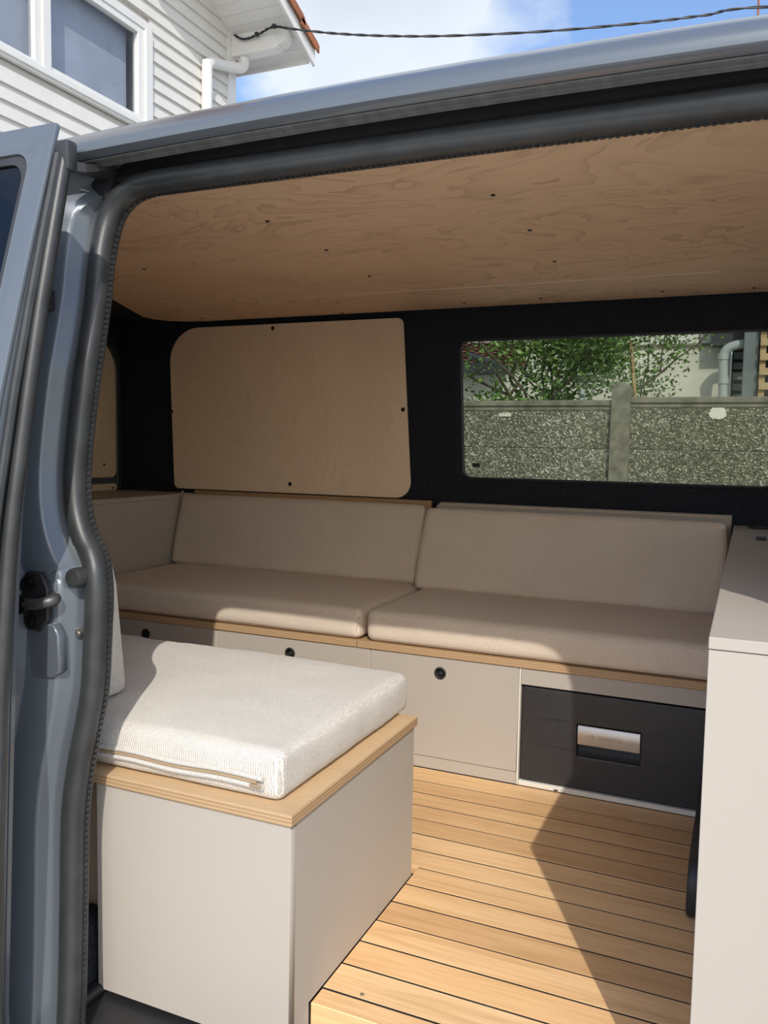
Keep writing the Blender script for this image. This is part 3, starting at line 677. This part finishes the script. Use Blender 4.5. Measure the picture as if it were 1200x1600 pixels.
# ------------------------------------------------------------------ box seat in the doorway
BX = empty('box_seat', (-0.3, 0.22, -0.037), 'greige box seat with ply lid standing just inside the door opening', 'seat')
fp = plate([(-.3286, -.0368), (0, -.0368), (0, .2812), (-.3286, .2812)], (), .016, 'xz', 0.0, .0005); obj('front_panel', fp, LAM, BX)
sp_ = [(.0164, -.0368), (YF-.002, -.0368), (YF-.002, .0006), (.444, .0006), (.444, .2812), (.0164, .2812)]
obj('side_panel', plate(sp_, (), .0155, 'yz', -.016, .0005), LAM, BX)
obj('back_panel', box(BM(), -1.0, -.0162, .428, .4435, .001, .2812), LAM, BX)
obj('inner_panel', box(BM(), -1.0, -.338, .052, .066, .001, .2812), PLYPANEL, BX)
obj('corner_post', box(BM(), -.345, -.332, .018, .05, .262, .2812), LAM, BX)
LID = obj('lid', box(BM(), -1.0, .004, -.004, .449, .2815, .2972, .001), PLYEDGE, BX)
obj('lid_face', box(BM(), -.999, .003, -.003, .448, .2972, .2978), PLYTOP, LID)
sc = cushion(.975, .456, .070, r=.015, crown=.014, nx=60, ny=34, nz=7, seed=21, wr=.0026)
SCU = obj('seat_cushion', sc, WEAVE, None, True, origin=(0, 0, 0)); SCU.location = (-.514, .247, .2982)
tag(SCU, 'cream woven seat cushion with a front zip on the box seat', 'cushion', 'seat cushions')
def onc(name, bm, m, par): return obj(name, bm, m, par, True)
zy = .0115
bm = BM(); tube(bm, [(x, zy+.003*((x+.48)/.48)**4-.001, .3265 + .0012*math.sin(x*40)) for x in [-.98 + .92*k/50 for k in range(51)]], .0022, 6); ZP = onc('zipper', bm, plain('tan_zip', (.40, .29, .18), .6), SCU)
for dz, nm in ((.0062, 'upper_zip_fold'), (-.0060, 'lower_zip_fold')):
    bm = BM(); tube(bm, [(x, zy-.0005+.003*((x+.48)/.48)**4, .3265 + dz + .0012*math.sin(x*40)) for x in [-.98 + .93*k/50 for k in range(51)]], .0036, 8); onc(nm, bm, WEAVE, SCU)
bm = BM(); box(bm, -.068, -.050, zy-.0055, zy-.002, .3200, .3250, .0012, 2); PULL = obj('zip_pull', bm, BRASS, ZP)
# edge seams
bm = BM(); pts = []
for x in [-.98 + .94*k/40 for k in range(41)]: pts.append((x, .0245, .3628))
for y in [.05 + .40*k/20 for k in range(21)]: pts.append((-.0322, y, .3628))
pts = pts[:41] + [(-.0345, .030, .3620)] + pts[41:]
bm2 = BM(); tube(bm2, pts, .0012, 6); onc('edge_seam', bm2, WEAVE, SCU); bm.free()
bm = BM(); tube(bm, [(-.0335, .0255, z) for z in (.306, .32, .335, .35, .358)], .0012, 6); onc('corner_seam', bm, WEAVE, SCU)

# wedge back cushion on the box, against the van side
wedge = [(y*.78, z) for y, z in [(.0, .383), (.128, .383), (.143, .388), (.146, .398), (.122, .56), (.112, .588), (.098, .600), (.08, .603), (.03, .603), (.0, .595)]]
bm = plate(wedge, (), .56, 'yz', -.93, .006); 
tag(obj('wedge_cushion', bm, WEAVE, None, True), 'cream wedge cushion upright on the box seat, half hidden by the door seal', 'cushion')
bm = BM(); box(bm, -.95, -.338, -.035, .050, -.044, .065, .018, 3)
for v in bm.verts: v.co += Vector((noise.noise(v.co*30), noise.noise(v.co*30+Vector((5, 0, 0))), 0))*.004
tag(obj('carpet_hump', bm, CARPET, WN, True))

# ------------------------------------------------------------------ kitchen unit at right
KC = empty('kitchen_cabinet', (0.9, 0.7, 0), 'greige kitchen cabinet with a pale worktop at the right edge, partly in sun', 'cabinet')
kf = [(0.0, -.0368), (YF-.003, -.0368), (YF-.003, .0006), (1.42, .0006), (1.42, .5765), (0.0, .5765)]
obj('side_panel', plate([(y+.016 if i in (0, 5) else y, z) for i, (y, z) in enumerate(kf)], (), .016, 'yz', .501, .0005), LAM, KC)
obj('front_panel', box(BM(), .501, 1.30, 0.0, .0155, -.0368, .5765, .0006), LAM, KC)
obj('worktop', box(BM(), .5005, 1.30, -.0008, 1.47, .5775, .5905, .0009), LAM, KC)
bm = BM(); cyl(bm, (.562, 1.40, .5905), (0, 0, 1), .030, .004, 28, .028); DK = obj('lid_disc', bm, BLACKPL, KC, True)
bm = BM(); cyl(bm, (.562, 1.40, .5945), (0, 0, 1), .020, .003, 24, .018); obj('disc_grip', bm, RUBBER, DK, True)
bm = BM(); box(bm, .552, .573, 1.085, 1.108, .5905, .5945, .001); HG = obj('lid_hinge', bm, BLACKPL, KC)
bm = BM(); box(bm, .552, .573, 1.120, 1.14, .5905, .5945, .001); box(bm, .556, .569, 1.105, 1.123, .5905, .592); obj('hinge_leaf', bm, BLACKPL, HG)
bm = plate(rrect(.505, .930, .002, .10, (.02, .004, .01, .05), 6), (), .032, 'yz', .4685, .004); obj('side_skirt', bm, BLACKPL, KC)

# ------------------------------------------------------------------ outside: ground
tag(obj('ground', box(BM(), -40, 40, -40, 60, -.75, -.55), ASPHALT), kind='structure')

# ------------------------------------------------------------------ white sided house at left
HO = empty('white_house', (-6.5, 5.0, -.55), 'white sided house with a wide window behind the van roof at left', 'house')
HX = -5.0; PIT = 0.1295
def rake(y): return 5.324 - 0.45*(y-7.156)
WY0, WY1, WZ0, WZ1 = 2.6, 5.82, 3.80, 4.80
def siding(y0, y1, z):
    zt = z + PIT
    def cut(yy): return yy
    b = BM()
    ye = min(y1, 7.156 + (5.324-(z-.02))/0.45)
    if ye <= y0: return
    loft(b, [[(HX-.03, y, z), (HX+.024, y, z), (HX+.022, y, z+.012), (HX, y, zt), (HX-.03, y, zt)] for y in (y0, ye)], True)
    for f in ((0, 1, 2, 3, 4),): 
        b.verts.ensure_lookup_table(); b.faces.new([b.verts[i] for i in f][::-1]); b.faces.new([b.verts[5+i] for i in f])
    obj('siding_board', b, SIDING, HO)
z = 3.323 - 21*PIT
while z < 6.9:
    if z + PIT > WZ0 and z < WZ1:
        siding(-1.0, WY0-.0, z); siding(WY1, 7.12, z)
    else: siding(-1.0, 7.12, z)
    z += PIT
obj('wall', box(BM(), -9.0, HX-.03, 5.86, 7.24, -.55, 5.2), SIDING, HO)
obj('lower_wall', box(BM(), -9.0, HX-.03, -1, 5.86, -.55, 3.78), SIDING, HO)
obj('room', box(BM(), -9.0, -8.9, -1, 5.86, 3.78, 6.3), DARKROOM, HO)
obj('room_ceiling', box(BM(), -8.9, HX-.06, -1, 5.86, 4.87, 4.89), DARKROOM, HO)
obj('corner_trim', box(BM(), HX-.1, HX+.025, 7.12, 7.27, -.55, 5.33), WHITEPVC, HO)
# window
WD = obj('window', box(BM(), HX-.06, HX+.03, WY0, WY1, WZ1-.075, WZ1), WHITEPVC, HO, label='white sliding window with grey panes')
def wpiece(name, y0, y1, z0, z1, x0=HX-.05, x1=HX+.02, m=WHITEPVC): return obj(name, box(BM(), x0, x1, y0, y1, z0, z1, .004), m, WD)
wpiece('sill', WY0, WY1, WZ0, WZ0+.055, HX-.06, HX+.05); wpiece('jamb', WY1-.10, WY1, WZ0, WZ1-.075, HX-.06, HX+.045); wpiece('sash', 5.635, 5.72, WZ0+.055, WZ1-.075)
wpiece('sash', WY0+.1, 4.40, WZ0+.055, WZ0+.085); wpiece('sash', 4.53, 5.635, WZ0+.055, WZ0+.10); wpiece('sash', 4.53, 5.635, WZ1-.14, WZ1-.075); wpiece('sash', WY0+.1, 4.40, WZ1-.14, WZ1-.075)
wpiece('mullion', 4.455, 4.545, WZ0+.055, WZ1-.075, HX-.05, HX+.03); wpiece('sash', 4.385, 4.455, WZ0+.055, WZ1-.075, HX-.06, HX+.01)
wpiece('jamb', WY0, WY0+.1, WZ0, WZ1-.075)
wpiece('pane', 4.54, 5.64, WZ0+.09, WZ1-.13, HX-.032, HX-.026, HOUSEGLASS); wpiece('pane', WY0+.1, 4.39, WZ0+.08, WZ1-.13, HX-.036, HX-.030, HOUSEGLASS)
wpiece('reflection_sheet', WY0+.1, 5.64, WZ0+.05, WZ1-.08, HX-.14, HX-.13, CLOUDGREY)  # added sheet behind the panes, coloured like their cloud reflection
obj('drip_flashing', box(BM(), HX-.01, HX+.035, WY0, WY1-.02, WZ0-.025, WZ0), SIDING, WD)
obj('gable_infill', plate([(7.2, 4.6), (7.2, rake(7.2)+.08), (-1, rake(-1)+.08), (-1, 4.85), (5.85, 4.85), (5.85, 4.6)], (), .02, 'yz', HX-.055), SIDING, HO)
# overhanging verge: soffit slats, verge board, tiles
XO = -4.2
n = 22
for k in range(n):
    y1 = 7.60 - k*.125; y0 = y1 - .121
    b = BM(); loft(b, [[(x, y0, rake(y0)), (x, y1, rake(y1)), (x, y1, rake(y1)+.02), (x, y0, rake(y0)+.02)] for x in (HX+.005, XO)], True); obj('soffit_slat', b, WHITEPVC, HO)
b = BM(); loft(b, [[(x, y, rake(y)-.07), (x+.03, y, rake(y)-.07), (x+.03, y, rake(y)+.10), (x, y, rake(y)+.10)] for x, y in ((XO, 7.64), (XO, 4.4))], True); b.verts.ensure_lookup_table(); b.faces.new(b.verts[0:4]); b.faces.new(b.verts[4:8]); obj('verge_board', b, WHITEPVC, HO)
for k in range(10):
    y1 = 7.66 - k*.33; y0 = y1 - .40
    b = BM(); h = .06
    loft(b, [[(XO-.10, y, rake(y)+.085+d), (XO-.10, y, rake(y)+.15+d), (XO-.02, y, rake(y)+.19+d), (XO+.05, y, rake(y)+.175+d), (XO+.075, y, rake(y)+.12+d), (XO+.075, y, rake(y)+.045+d), (XO+.055, y, rake(y)+.045+d), (XO+.05, y, rake(y)+.10+d)] for y, d in ((y0, 0.0), (y1, .035))], True)
    b.verts.ensure_lookup_table(); b.faces.new(b.verts[0:8]); b.faces.new(b.verts[8:16]); obj('verge_tile', b, TERRACOTTA, HO)
b = BM(); loft(b, [[(-9, y, rake(y)+.10), (XO-.02, y, rake(y)+.10)] for y in (7.62, -1.0)]); obj('roof_deck', b, TERRACOTTA, HO)
obj('eave_fascia', box(BM(), -9, XO-.03, 7.595, 7.618, rake(7.62)-.05, rake(7.62)+.03), WHITEPVC, HO)
# boxed eave return with moulded end
b = BM(); box(b, HX+.016, -4.42, 7.19, 7.34, 5.085, 5.31, .006); EB = obj('eave_box', b, WHITEPVC, HO)
b = BM(); pr = [(-4.42, 5.10), (-4.40, 5.10), (-4.395, 5.125), (-4.36, 5.13), (-4.32, 5.15), (-4.29, 5.185), (-4.275, 5.23), (-4.27, 5.27), (-4.42, 5.29)]
loft(b, [[(x, y, z) for x, z in pr] for y in (7.20, 7.34)], True); b.verts.ensure_lookup_table(); b.faces.new(b.verts[0:9]); b.faces.new(b.verts[9:18]); obj('gutter_end', b, WHITEPVC, EB)
b = BM(); box(b, -4.90, -4.885, 7.184, 7.345, 5.08, 5.312); obj('joint_strip', b, WHITEPVC, EB)
# downpipe with elbow
pts = smoothpath([(-4.93, 6.66, -.5), (-4.93, 6.66, 2.5), (-4.93, 6.66, 4.60), (-4.93, 6.67, 4.76), (-4.93, 6.74, 4.83), (-4.93, 6.86, 4.86), (-4.91, 7.08, 4.92), (-4.88, 7.22, 4.96), (-4.87, 7.27, 5.02), (-4.87, 7.27, 5.09)], 5)
b = BM(); tube(b, pts, .058, 12); DP = obj('downpipe', b, WHITEPVC, HO, True)
b = BM(); box(b, HX+.014, -4.93+.05, 6.62, 6.70, 4.25, 4.29); obj('pipe_clip', b, WHITEPVC, DP)

# overhead cable, twisted pair
PC = empty('overhead_cable', (-4.2, 7.2, 5.25), 'black twisted overhead cable running from the house eave across the sky', 'cable')
cps = [(-4.93, 7.17, 5.30), (-4.80, 7.16, 5.23), (-4.62, 7.15, 5.24), (-4.40, 7.12, 5.27)]
cps += [(-4.1668, 7.1, 5.1999), (-3.7081, 7.1785, 5.1086), (-3.1599, 7.2752, 5.0299), (-2.4984, 7.396, 4.9681), (-1.5514, 7.5772, 4.926), (-0.6529, 7.7584, 4.9261), (-0.0782, 7.8792, 4.9481), (0.4791, 8.0, 4.9769)]
cps += [(2.6, 9.0, 5.05), (7.0, 11.5, 5.6)]
sp2 = smoothpath(cps, 30)
for k, ph in enumerate((0, PI)):
    b = BM(); tube(b, [p + Vector((0, math.cos(i*.35+ph), math.sin(i*.35+ph)))*.0055 for i, p in enumerate(sp2)], .009, 6); obj('cable_strand', b, CABLE, PC, True)
for k, i in enumerate((60, 92)):
    p = sp2[i]; b = BM(); box(b, p.x-.02, p.x+.02, p.y-.03, p.y+.01, p.z-.02, p.z+.02, .004); obj('cable_clip', b, CABLE, PC)

# aerial on a far roof at right
q = Vector((0.1522, 24.0000, 12.2323)); AE = empty('roof_aerial', tuple(q), 'thin reddish aerial mast poking above the van roof at far right', 'aerial')
b = BM(); cyl(b, (q.x, q.y, -.5), (0, 0, 1), .028, q.z+3.0, 8); obj('mast', b, TERRACOTTA, AE)
b = BM()
for k in range(4): cyl(b, (q.x-.35+k*.02, q.y-.3, q.z+.9+k*.25), (0, 1, 0), .012, .6, 6)
cyl(b, (q.x-.5, q.y, q.z+1.0), (1, 0, 0), .015, .8, 6); obj('aerial_rods', b, CABLE, AE)

# ------------------------------------------------------------------ beyond the window: concrete fence
FY = 5.0
CF = empty('concrete_fence', (0, FY, -.55), 'grey pebbled concrete panel fence seen through the van window', 'fence')
PX = [-.292 + 2.0*k for k in range(-2, 4)]
for i, px in enumerate(PX):
    b = BM(); loft(b, [[(px-.065*s, FY-.075*t, z), (px+.065*s, FY-.075*t, z), (px+.065*s, FY+.07*t, z), (px-.065*s, FY+.07*t, z)] for z, s, t in ((-.55, 1, 1), (.9, .97, .97), (1.19, .95, .95), (1.235, .7, .8), (1.25, .3, .5))], True)
    b.verts.ensure_lookup_table(); b.faces.new(b.verts[-4:]); obj('post', b, CONPOST, CF)
for i in range(len(PX)-1):
    x0, x1 = PX[i]+.055, PX[i+1]-.055
    dz = .018 if i >= 2 else 0.0
    for k in range(5):
        z0 = -.55 + k*.335; z1 = z0 + .3345
        obj('panel', box(BM(), x0, x1, FY-.025, FY+.025, z0, z1, .007), CONCRETE, CF)
    obj('cap', box(BM(), x0, x1, FY-.045, FY+.045, 1.085+dz, 1.128+dz, .008), CONPOST, CF)
    obj('cap_moulding', box(BM(), x0, x1, FY-.033, FY+.03, 1.055+dz, 1.083+dz, .006), CONPOST, CF)
q = Vector((0.3239, 4.9710, 1.0412))
random.seed(3); blob = [(q.x + (.042+.02*random.random())*math.cos(a), q.z + (.036+.02*random.random())*math.sin(a)) for a in [2*PI*k/26 for k in range(26)]]
obj('white_patch', plate(blob, (), .004, 'xz', FY-.029), plain('white_paint_patch', (.78, .78, .72), .9), CF, label='white painted patch')
q = Vector((-1.1143, 4.9700, 1.0267)); obj('label_plate', box(BM(), q.x-.04, q.x+.05, FY-.029, FY-.025, q.z-.012, q.z+.012), OFFWHITE, CF)

# trees behind the fence
def tree(base, h, spread, lean_, leaves, seed, label, leaf=.05, levels=4, dens=1.0, bulge=None):
    rnd = random.Random(seed)
    T = empty('garden_tree', base, label, 'tree', 'trees behind the fence')
    segs = []; tips = []
    def grow(p, d, L, r, lev):
        n = 4; pts = [p]
        for _ in range(n):
            d = (d + Vector((rnd.uniform(-1, 1), rnd.uniform(-1, 1), rnd.uniform(-.5, .8)))*.22).normalized(); p = p + d*(L/n); pts.append(p)
            if lev >= 2: tips.append((p, lev))
        segs.append((pts, r))
        if lev < levels:
            for k in range(3 if lev else 4):
                a = rnd.uniform(0, 2*PI); side = Vector((math.cos(a), .6*math.sin(a), rnd.uniform(.1, .8)))
                grow(pts[rnd.randint(2, n)], (d*.45 + side*spread).normalized(), L*rnd.uniform(.55, .78), r*.58, lev+1)
    grow(Vector(base), Vector(lean_).normalized(), h, .038, 0)
    b = BM(); 
    for pts, r in segs:
        if r > .006: tube(b, pts, [r*(1-.12*i) for i in range(len(pts))], 6)
    tag(obj('branches', b, BARK, T, True), kind='stuff')
    b = BM()
    for _ in range(leaves):
        p, lev = rnd.choice(tips); p = p + Vector((rnd.gauss(0, .085), rnd.gauss(0, .085), rnd.gauss(0, .075)))
        if p.z < .4 or p.y < FY+.15: continue
        u = Vector((rnd.uniform(-1, 1), rnd.uniform(-1, 1), rnd.uniform(-.6, .6))).normalized(); w = u.cross(Vector((rnd.uniform(-1, 1), rnd.uniform(-1, 1), rnd.uniform(-1, 1)))).normalized()
        s = leaf*rnd.uniform(.6, 1.25)
        vs = [b.verts.new(p + c) for c in (-u*s*.5, w*s*.28, u*s*.5, -w*s*.28)]; b.faces.new(vs)
    me_ = obj('foliage', b, LEAF, T); tag(me_, kind='stuff')
    return T
tree((-.80, 6.5, -.55), 1.7, 1.0, (.05, 0, 1), 15000, 4, 'leafy green tree with spreading branches above the fence, larger one', .05)
tree((-1.42, 6.5, -.55), .95, .7, (.0, 0, 1), 7000, 9, 'smaller green bush above the fence, left of the larger tree', .05)
ST = Vector((-0.3875, 6.0000, 1.6534)); SB = Vector((-0.3324, 6.0000, 1.2027)); d = SB-ST
b = BM(); tube(b, [ST, SB, SB + d*1.6], .014, 6); tag(obj('wooden_stake', b, PALEWOOD), 'pale wooden stake sticking up behind the fence post', 'stake')

# white building behind
BY = 9.5
WB = empty('white_building', (-1, BY+2, -.55), 'white rendered building behind the tree beyond the fence', 'building')
xl = Vector((-2.1185, 9.5000, 1.9207)).x; xr = Vector((0.0530, 9.5000, 1.8654)).x; zl = Vector((-0.7386, 9.5000, 2.0292)).z
obj('lower_wall', box(BM(), xl, xr+.2, BY, BY+4, -.55, zl), RENDER, WB)
obj('upper_band', box(BM(), xl-.02, xr, BY-.02, BY+4, zl+.003, 3.6, .01), WHITEPVC, WB)
obj('drip_ledge', box(BM(), xl, xr, BY-.035, BY, zl-.02, zl), CONPOST, WB)
obj('corner_pipe', box(BM(), Vector((-1.3836, 9.5000, 1.9020)).x-.03, Vector((-1.3836, 9.5000, 1.9020)).x+.03, BY-.06, BY-.001, -.5, zl-.04), GREYPIPE, WB)
py_ = BY-.35
q = [Vector((0.2483, 9.1500, 0.8324)), Vector((0.2070, 9.1500, 1.7199)), Vector((0.2074, 9.1500, 1.8537)), Vector((0.2433, 9.1500, 1.9300)), Vector((0.3138, 9.1500, 1.9628)), Vector((0.4040, 9.1500, 1.9809))]
DPp = empty('grey_drainpipe', (q[0].x, py_, -.55), 'grey plastic drainpipe with an elbow beside the white building', 'pipe')
b = BM(); tube(b, [(q[0].x, py_, -.55)] + smoothpath(q, 4), .052, 14); obj('pipe', b, GREYPIPE, DPp, True)
for c_ in (Vector((0.2152, 9.15, 1.5432)), Vector((0.2027, 9.15, 1.8116))):
    b = BM(); cyl(b, (c_.x, c_.y, c_.z), (0, 0, 1), .060, .07, 16); obj('pipe_collar', b, GREYPIPE, DPp, True)
SH = empty('garden_shed', (Vector((0.6715, 9.3000, 1.5484)).x+.6, 9.6, -.55), 'dark garden shed with blue-grey post and pale slats at the right of the window', 'shed')
x0 = Vector((0.2817, 9.4000, 1.5611)).x
obj('back_wall', box(BM(), x0, x0+3, 9.7, 9.8, -.55, 3.2), DARKGREY, SH)
xq = Vector((0.0624, 9.3000, 1.9882)).x; obj('overhang', box(BM(), xq, xq+1.2, 9.24, 9.45, Vector((0.0628, 9.3000, 1.9810)).z, 3.2), DARKGREY, SH)
p0, p1 = Vector((0.4074, 9.0000, 1.5294)).x, Vector((0.5603, 9.0000, 1.5274)).x
obj('post', box(BM(), p0, p1, 9.0, 9.15, -.55, 3.2, .008), POSTGREY, SH)
for k in range(9):
    z = .9 + .075*k*1.6; obj('block', box(BM(), x0+.02, x0+.12, 9.55, 9.69, z, z+.075), POSTGREY, SH)
s0 = Vector((0.5726, 8.9000, 1.5197)).x
obj('slat_upright', box(BM(), s0, s0+.06, 8.95, 8.99, -.55, 3.0), PALEWOOD, SH)
for k in range(22):
    z = -.4 + .155*k; obj('slat', box(BM(), s0, s0+1.8, 8.91, 8.94, z, z+.075, .003), PALEWOOD, SH)

# tiled house far left through the window
TH = empty('tiled_house', (-5, 18, -.55), 'far low house with brown tiled roof and dark fascia, left in the window', 'house')
xa, xb = -9.0, Vector((-3.7176, 16.0000, 2.6288)).x
zt, zf0, zf1 = Vector((-4.6099, 16.0000, 2.4928)).z, Vector((-4.8900, 16.0000, 2.5255)).z, Vector((-4.8841, 16.0000, 2.3121)).z
obj('wall', box(BM(), xa, xb, 16.1, 22, -.55, zf0), RENDER, TH)
obj('fascia', box(BM(), xa, Vector((-4.1683, 15.9000, 2.4346)).x, 15.6, 16.05, zf1, zf0, .01), DARKGREY, TH)
RT = empty('roof', (0, 0, 0)); RT.parent = TH; RT.location = -TH.location
ztop = Vector((-5.5383, 19.0000, 3.3873)).z; rows_ = 11; b = BM(); obj_rows = []
for r_ in range(rows_):
    t0, t1 = r_/rows_, (r_+1)/rows_
    y0, y1 = 16.0 + 3.0*t0, 16.0 + 3.0*t1; z0, z1 = zf0 + .01 + (ztop-zf0)*t0, zf0 + .01 + (ztop-zf0)*t1
    x = -6.6
    while x < xb:
        w_ = .21; jit = random.uniform(-.008, .008)
        loft(b, [[(x, y0-.04, z0+.03+jit), (x+w_*.5, y0-.04, z0+.05+jit), (x+w_-.012, y0-.04, z0+.03+jit)], [(x, y1, z1+.005), (x+w_*.5, y1, z1+.02), (x+w_-.012, y1, z1+.005)]]); x += w_
tag(obj('roof_tiles', b, BRICKTILE, RT), kind='stuff')
b = BM(); loft(b, [[(x, 15.95, zf0-.03), (x, 15.95, zf0), (x, 19.0, ztop-.01), (x, 19.0, ztop-.05)] for x in (xa, xb)], True); RTS = obj('roof_slab', b, BRICKTILE, RT)
q0, q1 = Vector((-4.7325, 15.2000, 2.6233)), Vector((-4.1574, 15.2000, 2.4450))
b = BM(); tube(b, [q0, q1], .07, 10); obj('awning_tube', b, DARKGREY, TH)
print('objects', len(bpy.data.objects))
